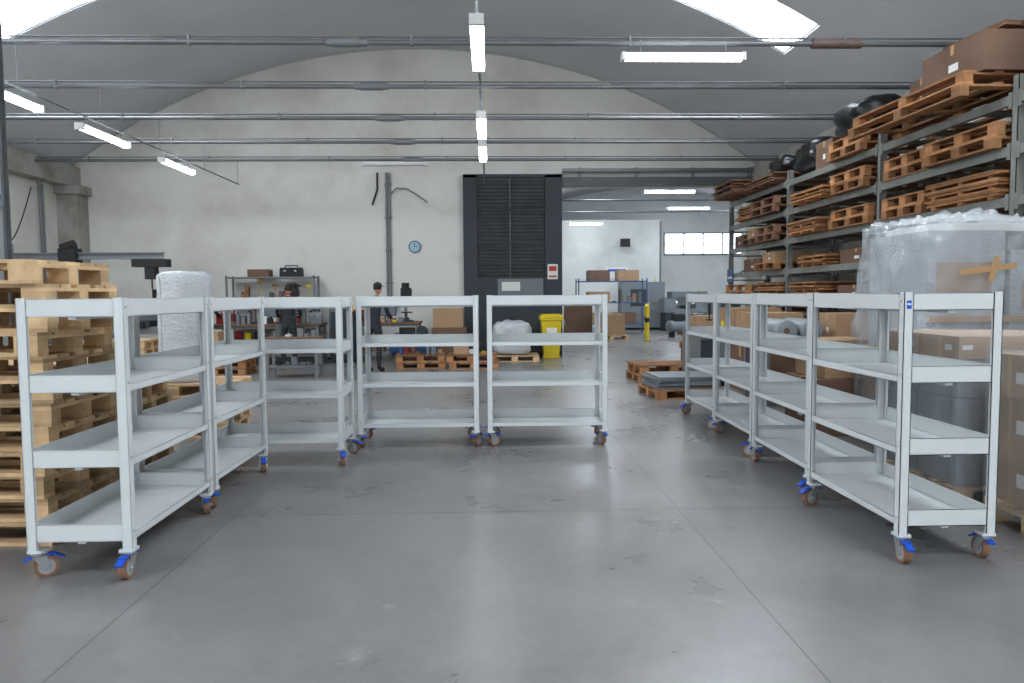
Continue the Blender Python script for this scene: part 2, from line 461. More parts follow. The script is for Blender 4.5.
lamp(5.2, 21.4, 4.45, 'x', 1.5, zc=4.65); lamp(4.1, 31.5, 4.5, 'x', 1.45, zc=4.65); lamp(7, 26, 4.5, 'x', 1.5, zc=4.65)
for x in (-.09, -5.5):
    b = MB(); b.cyl((x, 0, 3.97), (x, 16.65, 3.97), .015, STEEL, seg=8)
    for y in (0, 3, 6, 9.0, 10.85, 12.75, 14.7, 16.6):
        b.cyl((x, y, 3.97), (x, y, ZR - .035 if y > 8.9 else vz(x)), .006, STEEL, seg=6)
    b.obj("cable_conduit")

b = MB()
b.cyl((-2.5, YB - .04, 1.3), (-2.5, YB - .04, 4.5), .03, STEEL); b.cyl((-2.42, YB - .04, 1.3), (-2.42, YB - .04, 4.5), .018, STEEL)
b.path([(-2.42, YB - .05, 3.95), (-2.25, YB - .08, 4.12), (-2.0, YB - .1, 4.1), (-1.75, YB - .1, 3.95), (-1.5, YB - .12, 3.77)], .018, STEEL)
b.path([(-2.72, YB - .04, 4.5), (-2.72, YB - .04, 4.1), (-2.85, YB - .04, 3.72)], .022, BLACKM)
for z in (1.8, 2.6, 3.4, 4.2): b.box(-2.55, -2.38, YB - .07, YB, z, z + .03, STEEL)
b.box(-2.6, -2.3, YB - .12, YB, 1.15, 1.4, GREYB)
b.obj("wall_conduit")
b = MB()
b.cyl((0, 0, 0), (0, -.04, 0), .15, BLUES, seg=28); b.cyl((0, -.04, 0), (0, -.045, 0), .125, CLOCKF, seg=28)
b.box(-.006, .006, -.052, -.046, 0, .09, BLACKM); b.box(0, .07, -.052, -.046, -.006, .006, BLACKM)
b.obj("wall_clock", (-1.83, YB, 2.70))
b = MB()
for x in (0, .12): b.cyl((XL + .06, 17.2 + x, 0), (XL + .06, 17.2 + x, 4.1), .025, STEEL)
b.cyl((XL + .05, 15, 2.2), (XL + .05, 17.9, 2.35), .02, STEEL)
b.obj("wall_pipe")
b = MB()
b.box(-.05, .05, -.07, -.06, 0, 5.9, STEEL); b.box(-.05, .05, .06, .07, 0, 5.9, STEEL); b.box(-.006, .006, -.06, .06, 0, 5.9, STEEL)
b.box(-.14, .14, -.14, .14, 0, .015, STEEL)
for z in (2.5, 3.1, 3.7): b.box(-.07, .07, -.1, -.06, z, z + .18, GREYB); b.cyl((.03, -.12, z + .09), (.03, -.1, z + .09), .03, BLACKM)
b.obj("steel_post", (-5.275, 8.25, 0))
b = MB()
b.cyl((0, 0, 0), (0, 0, 2.6), .09, STEEL); b.box(-.25, .25, -.25, .25, 0, .02, STEEL)
b.box(0, 3.1, -.05, .05, 2.28, 2.3, STEEL); b.box(0, 3.1, -.05, .05, 2.4, 2.42, STEEL); b.box(0, 3.1, -.008, .008, 2.3, 2.4, STEEL)
b.beam((0, 0, 1.95), (.6, 0, 2.28), .05, .05, STEEL)
b.box(2.5, 3.2, -.12, .12, 2.12, 2.28, BLACKM); b.box(2.75, 2.95, -.1, .1, 1.87, 2.12, BLACKM); b.cyl((2.85, 0, 1.87), (2.85, 0, 1.67), .015, BLACKM)
b.box(1.05, 1.4, -.13, .13, 2.22, 2.5, BLACKM); b.cyl((1.1, -.05, 2.5), (1.35, -.05, 2.58), .1, BLACKM)
b.box(1.15, 1.3, -.1, .1, 1.92, 2.22, BLACKM)
b.obj("jib_crane", (-9.75, 15.4, 0))
b = MB(); pts = [(-9.9, 16.5 - .1 * i, 3.9 - 1.3 * math.sin(i / 10 * pi / 2)) for i in range(11)]
b.path(pts, .012, BLACKM, 6); b.obj("hanging_cable")

# ------------------------------------------------------------ trolleys
TL, TW, TH = 1.19, 0.55, 1.5
def trolley(loc, rz, sticker=False, seed=0):
    rnd = random.Random(seed); b = MB()
    hx, hy = TW / 2, TL / 2; t = .004; pw = .052
    for sx in (-1, 1):
        for sy in (-1, 1):
            x, y = sx * hx, sy * hy
            b.box(min(x, x - sx * pw), max(x, x - sx * pw), min(y, y - sy * t), max(y, y - sy * t), .15, TH, WHITE)
            b.box(min(x, x - sx * t), max(x, x - sx * t), min(y, y - sy * pw), max(y, y - sy * pw), .15, TH, WHITE)
            b.box(min(x - sx * pw, x - sx * (pw - t)), max(x - sx * pw, x - sx * (pw - t)), min(y, y - sy * .016), max(y, y - sy * .016), .15, TH, WHITE)
            b.box(min(x, x - sx * .016), max(x, x - sx * .016), min(y - sy * pw, y - sy * (pw - t)), max(y - sy * pw, y - sy * (pw - t)), .15, TH, WHITE)
            cx, cy = x - sx * .035, y - sy * .035
            b.box(cx - .037, cx + .037, cy - .037, cy + .037, .142, .156, WHITE)
            for zz in (1.05, .65, .25, 1.45):
                b.cyl((x, y - sy * .025, zz), (x + sx * .004, y - sy * .025, zz), .006, ZINC, seg=8)
            a = rnd.uniform(-1.2, 1.2) + (pi if rnd.random() < .5 else 0)
            T0 = b.T; b.T = T0 @ Matrix.Translation((cx, cy, 0)) @ Matrix.Rotation(a, 4, 'Z')
            b.box(-.038, .038, -.038, .038, .136, .142, ZINC)
            b.cyl((0, 0, .136), (0, 0, .122), .03, ZINC, seg=14)
            off = .035
            for s in (-1, 1):
                b.prism([(-.03, .126), (.032, .126), (off + .02, .045), (off - .02, .045)], 'x', s * .0265 - .002, s * .0265 + .002, ZINC)
            b.box(-.0285, .0285, -.03, .032, .118, .126, ZINC)
            b.cyl((-.02, off, .0575), (.02, off, .0575), .0575, TYRE, seg=24)
            b.cyl((-.0215, off, .0575), (.0215, off, .0575), .041, HUB, seg=18)
            b.cyl((-.034, off, .0575), (.034, off, .0575), .01, ZINC, seg=8)
            b.obox((0, off + .06, .106), (.04, .06, .009), Matrix.Rotation(-.45, 3, 'X'), BLUE)
            b.box(-.02, .02, off - .005, off + .045, .114, .126, BLUE)
            b.obox((0, -.05, .112), (.034, .04, .008), Matrix.Rotation(.3, 3, 'X'), BLUE)
            b.T = T0
    for zs in (.205, .605, 1.005, 1.405):
        b.box(-hx + t, hx - t, -hy + t, hy - t, zs - .004, zs, WHITE)
        for sy in (-1, 1):
            y = sy * (hy - t)
            b.box(-hx + t, hx - t, min(y, y - sy * .003), max(y, y - sy * .003), zs - .004, zs + .09, WHITE)
            b.box(-hx + t, hx - t, min(y, y - sy * .014), max(y, y - sy * .014), zs + .087, zs + .09, WHITE)
        b.box(-hx + t, -hx + t + .003, -hy + t, hy - t, zs - .004, zs + .09, WHITE)
        b.box(-hx + t, -hx + t + .014, -hy + t, hy - t, zs + .087, zs + .09, WHITE)
        top = zs + (.035 if zs < 1.3 else .09)
        b.box(hx - t - .003, hx - t, -hy + t, hy - t, zs - .004, top, WHITE)
        b.box(hx - t - .012, hx - t, -hy + t, hy - t, top - .003, top, WHITE)
        b.box(-.02, .02, -hy + .02, hy - .02, zs - .02, zs - .004, WHITE)
    if sticker:
        b.box(hx - .04, hx - .014, hy, hy + .0015, TH - .09, TH - .045, BLUE)
        b.box(hx - .038, hx - .016, hy + .0015, hy + .002, TH - .07, TH - .06, PAPER)
    return b.obj("shelf_trolley", loc, rz)
D = math.radians
trolley((-2.20, 4.53, 0), D(0.5), seed=1)
trolley((-2.21, 5.80, 0), D(-0.5), seed=2)
trolley((-1.90, 6.80, 0), -pi / 2 + D(.8), seed=3)
trolley((-.71, 7.53, 0), -pi / 2 + D(.3), seed=4)
trolley((.565, 7.53, 0), -pi / 2 - D(.3), seed=5)
trolley((2.53, 4.56, 0), pi, sticker=True, seed=6)
trolley((2.60, 5.88, 0), pi - D(.6), seed=7)
trolley((2.66, 7.22, 0), pi - D(.8), seed=8)
trolley((2.72, 8.58, 0), pi, seed=9)

# ------------------------------------------------------------ pallets
def pallet_into(b, cx, cy, z, rz, w=1.2, d=.8, m=WOOD):
    T0 = b.T; b.T = T0 @ Matrix.Translation((cx, cy, z)) @ Matrix.Rotation(rz, 4, 'Z')
    hw, hd = w / 2, d / 2
    for yy in (-hd + .05, 0, hd - .05):
        b.box(-hw, hw, yy - .05, yy + .05, 0, .022, m)
        for xx in (-hw + .072, 0, hw - .072):
            b.box(xx - .0725, xx + .0725, yy - .049, yy + .049, .022, .1, m)
    for xx in (-hw + .072, 0, hw - .072):
        b.box(xx - .0725, xx + .0725, -hd, hd, .1, .122, m)
    for yy, ww in ((-hd + .072, .145), (-hd * .47, .1), (0, .145), (hd * .47, .1), (hd - .072, .145)):
        b.box(-hw, hw, yy - ww / 2, yy + ww / 2, .122, .144, m)
    b.T = T0
def pallet_stack(loc, n, rz=0, jit=.02, w=1.2, d=.8, m=WOOD, name="pallet_stack"):
    b = MB()
    for i in range(n):
        pallet_into(b, random.uniform(-jit, jit), random.uniform(-jit, jit), i * .1442, random.uniform(-jit, jit), w, d, m)
    return b.obj(name if n > 1 else "wooden_pallet", loc, rz)
pallet_stack((-3.24, 4.92, 0), 12, D(-2), .035)
pallet_stack((-3.30, 5.92, 0), 7, D(3), .03)
pallet_stack((-4.75, 5.2, 0), 9, D(1), .03)
pallet_stack((-3.4, 8.3, 0), 4, D(2), .02)
pallet_stack((-4.7, 7.3, 0), 6, D(5), .02, w=1.0)

def roll(loc, r, L, lying=None, name="bubble_wrap_roll", mat=None):
    mat = mat or BUBBLE2
    b = MB(); seg = 48
    prof = [(0.04, 0), (r - .02, 0), (r - .005, .008), (r, .03)]
    K = 12
    for i in range(1, K): prof.append((r * (1 + .014 * math.sin(i * 2.3)), .03 + (L - .06) * i / K))
    prof += [(r, L - .035), (r - .008, L - .012), (r - .03, L), (0.04, L)]
    vs = []; fs = []
    for k in range(seg):
        a = 2 * pi * k / seg; rr = 1 + .012 * math.sin(3 * a + 1) + .008 * math.sin(7 * a)
        for q in prof: vs.append((q[0] * rr * math.cos(a), q[0] * rr * math.sin(a), q[1] + (.012 * math.sin(2 * a) if q[1] > L - .05 else 0)))
    P = len(prof)
    for k in range(seg):
        for i in range(P - 1):
            k2 = (k + 1) % seg
            fs.append((k * P + i, k2 * P + i, k2 * P + i + 1, k * P + i + 1))
    b.add(vs, fs, mat, True)
    b.cyl((0, 0, .001), (0, 0, L + .012), .045, CARD, seg=20, caps=False)
    b.cyl((0, 0, .001), (0, 0, L + .012), .036, CARD2, seg=20)
    for q in (.35, .5, .65, .8):
        b.cyl((0, 0, L), (0, 0, L + .014), r * q, mat, seg=32, caps=False)
    b.box(r * .98, r * 1.05, -.01, .01, .03, L - .05, mat)
    o = b.obj(name, loc)
    if lying: o.rotation_euler = lying
    else: o.rotation_euler = (0, 0, -2.2)
    return o
roll((-3.37, 8.3, .578), .28, 1.19)

# ------------------------------------------------------------ pallet rack
XF, XBk = 5.5, 6.45
UP = [4.9, 7.7, 10.4, 13.6, 16.9]
LV = [.32, .86, 1.40, 1.95, 2.50, 3.03, 3.56]
b = MB()
for y in UP:
    for x in (XF, XBk - .09):
        b.box(x, x + .09, y - .045, y - .037, 0, 3.75, RACK); b.box(x, x + .008, y - .045, y + .045, 0, 3.75, RACK)
        b.box(x, x + .09, y + .037, y + .045, 0, 3.75, RACK)
        b.box(x - .02, x + .11, y - .08, y + .08, 0, .01, RACK)
    z = .2; k = 0
    while z < 3.4:
        b.beam((XF + .05, y, z), (XBk - .05, y, z + (.5 if k % 2 == 0 else 0)), .03, .03, RACK); z += .5 if k % 2 == 0 else .05; k += 1
for i in range(len(UP) - 1):
    y0, y1 = UP[i] + .045, UP[i + 1] - .045
    for z in LV:
        for x in (XF, XBk - .05):
            b.box(x, x + .05, y0, y1, z - .1, z, RACK)
            b.box(x - .008, x, y0, y0 + .05, z - .14, z + .03, RACK) ; b.box(x - .008, x, y1 - .05, y1, z - .14, z + .03, RACK)
        n = 5
        for k in range(n):
            yy = y0 + (y1 - y0) * (k + .5) / n
            b.box(XF + .05, XBk - .05, yy - .03, yy + .03, z - .04, z, RACK)
b.obj("pallet_rack")

def plank_stack(loc, w, d, layers, m, rz=0, name="timber_stack"):
    b = MB(); z = 0
    for i in range(layers):
        if i % 3 == 0:
            for q in (-.4, 0, .4): b.box(-d / 2, d / 2, q * w - .04, q * w + .04, z, z + .035, m)
            z += .035
        n = max(2, int(d / .2)); o = random.uniform(-.06, .06)
        for k in range(n):
            x0 = -d / 2 + d * k / n + (random.uniform(-.06, .02) if k == 0 else 0)
            b.box(x0 + .005, -d / 2 + d * (k + 1) / n - .008, -w / 2 + o + random.uniform(-.05, .05), w / 2 + o + random.uniform(-.05, .05), z, z + .024, m)
        z += .026
    return b.obj(name, loc, rz), z

def carton(loc, w, d, h, m=CARD, rz=0, name="cardboard_box"):
    b = MB()
    b.box(-w / 2, w / 2, -d / 2, d / 2, 0, h, m)
    b.box(-w / 2 - .001, w / 2 + .001, -.03, .03, h * .75, h + .002, TAPE)
    b.box(-w / 2, w / 2, -.004, .004, h, h + .003, CARD2)
    b.box(-w / 2 - .001, -w / 2, -d * .1, d * .05, h * .3, h * .5, PAPER)
    return b.obj(name, loc, rz, bevel=.006)

def blob(name, loc, dims, amp, m, sub=3, seed=0, rz=0, sc_n=2.0, power=4, crease=0):
    bm = bmesh.new(); bmesh.ops.create_cube(bm, size=2)
    bmesh.ops.subdivide_edges(bm, edges=bm.edges, cuts=2 ** sub, use_grid_fill=True)
    for v in bm.verts:
        p = v.co
        n = (abs(p.x) ** power + abs(p.y) ** power + abs(p.z) ** power) ** (1 / power)
        q = p / n
        nn = noise.noise(q * sc_n + Vector((seed * 3.1, seed, 0))) + .5 * noise.noise(q * sc_n * 3 + Vector((seed, 5, seed)))
        if crease:
            nn += crease * abs(noise.noise(Vector((q.x * 9, q.y * 9, q.z * 1.5 + seed)))) + .8 * abs(noise.noise(q * 6 + Vector((seed, 0, 0))))
        q = Vector((q.x * dims[0] / 2, q.y * dims[1] / 2, q.z * dims[2] / 2))
        dirn = Vector((p.x, p.y, max(p.z, -.2) if p.z > -.95 else 0)).normalized()
        q += dirn * nn * amp
        q.z = max(q.z, -dims[2] / 2)
        v.co = q + Vector((0, 0, dims[2] / 2))
    me = bpy.data.meshes.new(name); bm.to_mesh(me); bm.free()
    for f in me.polygons: f.use_smooth = True
    me.materials.append(m)
    return place(me, name, loc, rz)

for i in range(1, len(UP) - 1):
    y0, y1 = UP[i] + .1, UP[i + 1] - .1
    for li, z in enumerate(LV):
        if li == 6: continue
        y = y0 + .02
        while y < y1 - .5:
            w = min(random.uniform(1.0, 1.45), y1 - y)
            if w < .6: break
            k = random.random()
            xoff = random.uniform(-.18, .02)
            if i == 1 and li == 5: k = .2
            if k < .35:
                n = random.choice((1, 2, 2))
                pallet_stack((XF + .5 + xoff, y + w / 2, z), n, pi / 2 + random.uniform(-.02, .02), .02, w=w - .06, d=1.05, m=random.choice((WOOD2, WOOD2, WOOD3)))
                if n == 1: carton((XF + .42 + xoff, y + w / 2, z + .146), .7, w * .6, .2, random.choice((CARD, CARD2)), random.uniform(-.05, .05))
            elif k < .82:
                plank_stack((XF + .5 + xoff, y + w / 2, z), w - .08, 1.1, random.choice((5, 6, 7, 8, 9)), random.choice((WOOD2, WOOD2, WOOD3)), random.uniform(-.03, .03))
            else:
                carton((XF + .47, y + w / 2, z), .8, w * .8, random.uniform(.2, .34), random.choice((CARD, CARD2)))
            y += w + .05
zt = LV[6]
b = MB()
pallet_into(b, 0, 0, 0, 0, 2.3, 1.6, WOOD2); pallet_into(b, .05, -.03, .146, .02, 2.2, 1.5, WOOD2); b.obj("large_pallet", (5.72, 8.95, zt), pi / 2 + .03)
carton((5.74, 8.40, zt + .29), 1.0, 1.1, .42, CARD2, .03)
carton((5.76, 9.35, zt + .29), .6, .5, .34, CARD2, .03)
plank_stack((5.8, 8.4, zt + .715), .95, .85, 2, WOOD3, .1)
carton((5.95, 6.8, zt), .9, 1.2, .6, CARD2, 0)
pallet_stack((5.92, 11.2, zt), 2, pi / 2, .02, w=1.1, d=1.1, m=WOOD2)
blob("black_bag", (5.85, 11.2, zt + .29), (.95, 1.1, .5), .09, BLACK, seed=3)
carton((5.9, 12.15, zt), .8, .6, .42, CARD2)
blob("black_bag", (5.85, 12.95, zt), (.8, .8, .6), .09, BLACK, seed=5)
plank_stack((5.85, 14.5, zt), 1.3, 1.1, 5, WOOD3)
blob("black_bag", (5.9, 14.4, zt + .2), (.7, .9, .35), .07, BLACK, seed=8)
plank_stack((5.7, 16.0, zt), 1.3, 1.3, 7, WOOD3)
b = MB(); b.box(-.01, 0, -.2, .2, 0, .3, BLUES); b.box(-.012, -.01, -.15, .15, .08, .13, PAPER); b.obj("aisle_sign", (XF - .02, 16.75, 1.75))

# ------------------------------------------------------------ wrapped loads on the right
b = MB()
pallet_into(b, 0, 0, -.146, 0, 1.6, 1.2)
b.box(-.74, .70, -.55, .55, 0, .82, CARD); b.box(-.70, .0, -.5, .5, .82, 1.9, BUBBLE); b.box(.04, .68, -.52, .5, .82, 1.72, BUBBLE); b.box(-.6, .6, -.4, .4, 1.9, 1.97, PAPER)
b.box(-.62, -.12, -.505, -.5, 1.2, 1.62, CARD); b.box(.15, .55, -.525, -.52, 1.2, 1.45, CARD); b.box(-.70, .68, -.53, -.5, 1.08, 1.14, TAPE)
b.obj("bubble_wrapped_load", (4.6, 7.0, .146), 0, .012)
load = bpy.data.objects["bubble_wrapped_load"]
wrap = blob("stretch_film", (0, 0, 0), (1.58, 1.22, 2.0), .07, FILM2, sub=5, seed=2, sc_n=2.5, power=10, crease=1.6)
wrap.parent = load
b = MB()
b.obox((-.3, -.72, 1.55), (.5, .006, .05), Matrix.Rotation(-.12, 3, 'Y'), TAPE); b.obox((-.25, -.722, 1.55), (.05, .006, .22), Matrix.Rotation(.25, 3, 'Y'), TAPE)
tp = b.obj("tape"); tp.parent = load
def film_load(cx, cy, w, d, rows, seed, name="wrapped_pallet_load", labels=True):
    rnd = random.Random(seed); b = MB()
    pallet_into(b, 0, 0, 0, 0, w, d)
    z = .146
    for (h, nx, m) in rows:
        for i in range(nx):
            x0 = -w / 2 + .03 + (w - .06) * i / nx
            for j in range(2):
                y0 = -d / 2 + .03 + (d - .06) * j / 2
                o = rnd.uniform(-.015, .015)
                b.box(x0 + .004 + o, x0 + (w - .06) / nx - .004, y0 + .004 + o, y0 + (d - .06) / 2 - .004 + o, z, z + h - .004, m)
                if m is not SILVER:
                    b.box(x0 + .03, x0 + .1, y0 + .0 + o, y0 + .003 + o, z + h * .4, z + h * .6, PAPER)
                    if i == 0: b.box(x0 + o, x0 + .003 + o, y0 + .08, y0 + .16, z + h * .35, z + h * .6, PAPER); b.box(x0 + .002 + o, x0 + .0035 + o, y0 + .2, y0 + .24, z, z + h - .004, TAPE)
        z += h
    n = 20; vs = []; fs = []
    per = []
    hx, hy = w / 2 + .0, d / 2 + .0
    for k in range(n): per.append((-hx + 2 * hx * k / n, -hy))
    for k in range(n): per.append((hx, -hy + 2 * hy * k / n))
    for k in range(n): per.append((hx - 2 * hx * k / n, hy))
    for k in range(n): per.append((-hx, hy - 2 * hy * k / n))
    R = 20; Pn = len(per)
    for r in range(R + 1):
        zz = .06 + (z + .015 - .06) * r / R
        for (x, y) in per:
            q = .025 * noise.noise(Vector((x * 5, y * 5, zz * 7 + seed)))
            k = 1 + .015 + q
            vs.append((x * k, y * k, zz))
    for r in range(R):
        for k in range(Pn): fs.append((r * Pn + k, r * Pn + (k + 1) % Pn, (r + 1) * Pn + (k + 1) % Pn, (r + 1) * Pn + k))
    fs.append(tuple(R * Pn + k for k in range(Pn)))
    b.add(vs, fs, FILM, True)
    return b.obj(name, (cx, cy, 0))
film_load(3.88, 4.36, 1.2, .8, [(.34, 2, CARD), (.34, 2, CARD), (.28, 3, CARD)], 1)
film_load(3.74, 5.45, 1.1, 1.0, [(.3, 1, SILVER), (.32, 2, SILVER), (.27, 1, SILVER), (.16, 2, CARD)], 2)
film_load(5.0, 5.3, .95, 1.0, [(.4, 2, CARD2), (.4, 2, CARD), (.3, 2, CARD)], 3)

def bench(loc, w, d, h, rz=0, top=WOOD3, name="workbench"):
    b = MB()
    b.box(-w / 2, w / 2, -d / 2, d / 2, h - .04, h, top)
    for sx in (-1, 1):
        for sy in (-1, 1):
            x, y = sx * (w / 2 - .06), sy * (d / 2 - .06); b.box(x - .025, x + .025, y - .025, y + .025, 0, h - .04, STEEL)
    for sy in (-1, 1): b.box(-w / 2 + .06, w / 2 - .06, sy * (d / 2 - .06) - .015, sy * (d / 2 - .06) + .015, h - .1, h - .04, STEEL)
    b.box(-w / 2 + .05, w / 2 - .05, -d / 2 + .05, d / 2 - .05, .2, .225, STEEL)
    return b.obj(name, loc, rz)
def toolbox(x, y, z, w, d, h, m, rz=0, name="toolbox"):
    b = MB()
    b.box(-w / 2, w / 2, -d / 2, d / 2, 0, h * .75, m)
    b.prism([(-d / 2, h * .75), (d / 2, h * .75), (d * .25, h), (-d * .25, h)], 'x', -w / 2, w / 2, m)
    b.path([(-w * .3, 0, h), (-w * .3, 0, h + .05), (w * .3, 0, h + .05), (w * .3, 0, h)], .012, BLACKM)
    b.box(-w * .3, -w * .2, -d / 2 - .01, -d / 2, h * .55, h * .72, ZINC); b.box(w * .2, w * .3, -d / 2 - .01, -d / 2, h * .55, h * .72, ZINC)
    b.obj(name, (x, y, z), rz)
def cabinet(loc, w, d, h, rz=0, m=None, name="machine_cabinet"):
    m = m or GREYB
    b = MB(); b.box(-w / 2, w / 2, -d / 2, d / 2, .1, h, m); b.box(-w / 2 + .05, w / 2 - .05, -d / 2 + .05, d / 2 - .05, 0, .1, BLACKM)
    b.box(-w * .3, w * .1, -d / 2 - .01, -d / 2, h * .5, h * .85, DARK); b.box(w * .2, w * .4, -d / 2 - .02, -d / 2, h * .55, h * .8, STEEL)
    b.box(-w * .4, w * .4, -d / 2 - .005, -d / 2, .2, h * .4, STEEL)
    b.cyl((w * .35, 0, h), (w * .35, 0, h + .15), .03, YEL)
    b.obj(name, loc, rz)
def clutter(x, y, z, w, d, n, seed, hmax=.3):
    """loose workshop parts spread over a surface: tins, blocks, tools, tubes"""
    r = random.Random(seed); b = MB()
    cols = [GREYB, STEEL, BLACKM, CARD, DARK, PAPER, BLUES, WOOD2, RED, YEL, DARK2, BLACKM, STEEL]
    for i in range(n):
        px = -w / 2 + w * (i + .5) / n; py = r.uniform(-d / 2 + .08, d / 2 - .08); m = r.choice(cols); k = r.random()
        h = r.uniform(.05, hmax)
        if k < .35:
            s = w / n * r.uniform(.3, .45); b.box(px - s, px + s, py - .07, py + .07, 0, h, m); b.box(px - s * .8, px + s * .8, py - .05, py + .05, h, h + .015, BLACKM)
        elif k < .65:
            q = min(.06, w / n * .4); b.cyl((px, py, 0), (px, py, h), q, m, seg=14); b.cyl((px, py, h), (px, py, h + .03), q * .5, BLACKM, seg=10)
        elif k < .85:
            b.cyl((px - w / n * .4, py - .05, .02), (px + w / n * .4, py + .05, .02), .018, m, seg=8); b.box(px - .03, px + .03, py - .03, py + .03, 0, .05, m)
        else:
            b.box(px - .04, px + .04, py - .04, py + .04, 0, .02, m); b.cyl((px, py, .02), (px, py, h + .1), .012, m, seg=8); b.box(px - .06, px + .06, py - .03, py + .03, h + .1, h + .16, m)
    b.obj("workshop_tools", (x, y, z))
bench((4.3, 9.9, 0), 1.5, .9, .85)
for i, x in enumerate((3.86, 4.2)):
    roll((x, 9.5, .85 + .155), .15, .8, (-pi / 2, 0, 0), mat=SILVER)
carton((4.75, 9.8, .85), .45, .5, .38, CARD)
carton((4.35, 11.3, 0), 1.0, .8, .7, CARD2, .05); carton((4.3, 11.3, .705), .8, .7, .5, CARD, -.05)
cabinet((3.6, 12.1, 0), .7, .6, .9, 0, STEEL); clutter(3.6, 12.1, 1.06, .3, .3, 1, 91)
carton((4.5, 12.7, 0), .9, .9, .8, CARD2, .1); carton((4.5, 12.7, .8), .8, .8, .45, CARD, .0)
carton((3.75, 7.9, 0), .8, .7, .6, CARD2, .05); carton((3.75, 7.9, .605), .6, .6, .4, CARD, .1)
pallet_stack((4.4, 14.2, 0), 4, 0, .03, m=WOOD2)
carton((4.4, 14.2, .577), 1.0, .7, .5, CARD)
b = MB(); pallet_into(b, 0, 0, 0, 0, 1.0, .9, WOOD2)
z = .146
for i in range(7):
    b.obox((random.uniform(-.03, .03), random.uniform(-.03, .03), z + .012), (.9, .8, .022), Rz(random.uniform(-.06, .06)), GREYB if i % 2 else STEEL); z += .025
b.obj("panel_stack", (2.80, 10.8, 0), .1)
pallet_stack((3.1, 12.9, 0), 2, .1, .03, m=WOOD2)

# ------------------------------------------------------------ back-of-hall clutter
def shelving(loc, w, d, h, levels, m=STEEL, rz=0, name="shelving_unit", mb=None):
    b = MB()
    for x in (-w / 2, w / 2 - .04):
        for y in (-d / 2, d / 2 - .04): b.box(x, x + .04, y, y + .04, 0, h, m)
    for z in levels:
        b.box(-w / 2, w / 2, -d / 2, d / 2, z - .035, z, mb or m)
    return b.obj(name, loc, rz)
def monitor(x, y, z, rz=0):
    b = MB(); b.box(-.12, .12, -.08, .08, 0, .015, BLACKM); b.cyl((0, 0, .015), (0, 0, .18), .02, BLACKM)
    b.box(-.26, .26, -.02, .02, .13, .45, BLACKM); b.box(-.24, .24, -.023, -.02, .15, .43, GREYB); b.obj("computer_monitor", (x, y, z), rz)
def vise(x, y, z, rz=0):
    b = MB(); b.cyl((0, 0, 0), (0, 0, .06), .08, BLUES); b.box(-.05, .05, -.1, .08, .06, .13, BLUES); b.box(-.08, .08, -.02, .03, .13, .2, BLUES)
    b.box(-.08, .08, -.1, -.06, .13, .2, BLUES); b.cyl((0, -.22, .1), (0, -.1, .1), .012, ZINC); b.cyl((-.08, -.21, .1), (.08, -.21, .1), .008, ZINC); b.obj("bench_vise", (x, y, z), rz)
def compressor(x, y, rz=0, m=BLUES):
    b = MB(); b.cyl((-.45, 0, .38), (.45, 0, .38), .2, m, seg=24); b.sphere((-.45, 0, .38), (.08, .2, .2), m); b.sphere((.45, 0, .38), (.08, .2, .2), m)
    for s in (-.35, .35): b.box(s - .02, s + .02, -.15, .15, 0, .25, BLACKM)
    b.box(-.3, .05, -.12, .12, .56, .8, BLACKM); b.cyl((.2, -.13, .7), (.2, .13, .7), .13, DARK, seg=20); b.cyl((.12, 0, .57), (.12, 0, .62), .05, ZINC)
    b.obj("air_compressor", (x, y, 0), rz)
def lathe(x, y, rz=0):
    b = MB(); b.box(-.9, -.5, -.25, .25, 0, .75, DARK); b.box(.45, .9, -.25, .25, 0, .75, DARK)
    b.box(-.95, .95, -.22, .22, .75, .9, STEEL); b.box(-.95, -.45, -.24, .24, .9, 1.3, GREYB); b.cyl((-.45, 0, 1.1), (-.32, 0, 1.1), .12, ZINC, seg=20)
    b.box(.5, .8, -.12, .12, .9, 1.2, GREYB); b.cyl((.35, 0, 1.1), (.5, 0, 1.1), .04, ZINC); b.box(-.05, .25, -.3, .2, .9, 1.02, DARK)
    b.cyl((.1, -.3, .95), (.1, -.36, .95), .07, BLACKM, seg=16); b.box(-.9, .9, .22, .25, .9, 1.35, DARK2)
    b.obj("metal_lathe", (x, y, 0), rz)
shelving((-5.2, 18.0, 0), 2.1, .5, 2.0, (.3, .85, 1.4, 1.97))
clutter(-5.2, 18.0, 1.4, 1.85, .4, 14, 1, .4); clutter(-5.2, 18.0, .85, 1.85, .4, 14, 2, .35); clutter(-5.2, 18.0, .3, 1.85, .4, 9, 3, .4)
toolbox(-4.75, 18.0, 1.97, .5, .3, .22, BLACKM); carton((-5.5, 18, 1.97), .5, .35, .18, CARD2)
bench((-4.9, 16.6, 0), 2.4, .8, .9); bench((-2.4, 17.3, 0), 1.6, .8, .9); bench((-7.8, 17.0, 0), 1.8, .8, .9)
toolbox(-5.85, 16.6, .9, .35, .3, .24, RED, .1); toolbox(-3.9, 16.7, .9, .28, .25, .24, GREYB, .1)
clutter(-4.95, 16.45, .9, 1.5, .25, 13, 4, .26)
monitor(-4.95, 16.85, .9, .1)
def drill(loc, rz=0):
    b = MB()
    b.box(-.15, .15, -.25, .2, 0, .03, DARK); b.cyl((0, .1, .03), (0, .1, .75), .035, STEEL)
    b.box(-.11, .11, -.2, .2, .55, .78, BLACKM); b.cyl((0, .12, .78), (0, .12, .9), .09, BLACKM)
    b.cyl((0, -.13, .55), (0, -.13, .38), .025, ZINC); b.cyl((0, -.13, .38), (0, -.13, .28), .006, ZINC)
    b.box(-.12, .12, -.24, .04, .2, .23, DARK)
    for a in range(3): b.cyl((.11, -.1, .62), (.13, -.1 + .13 * math.cos(a * 2.1), .62 + .13 * math.sin(a * 2.1)), .008, RED)
    b.obj("drill_press", loc, rz)
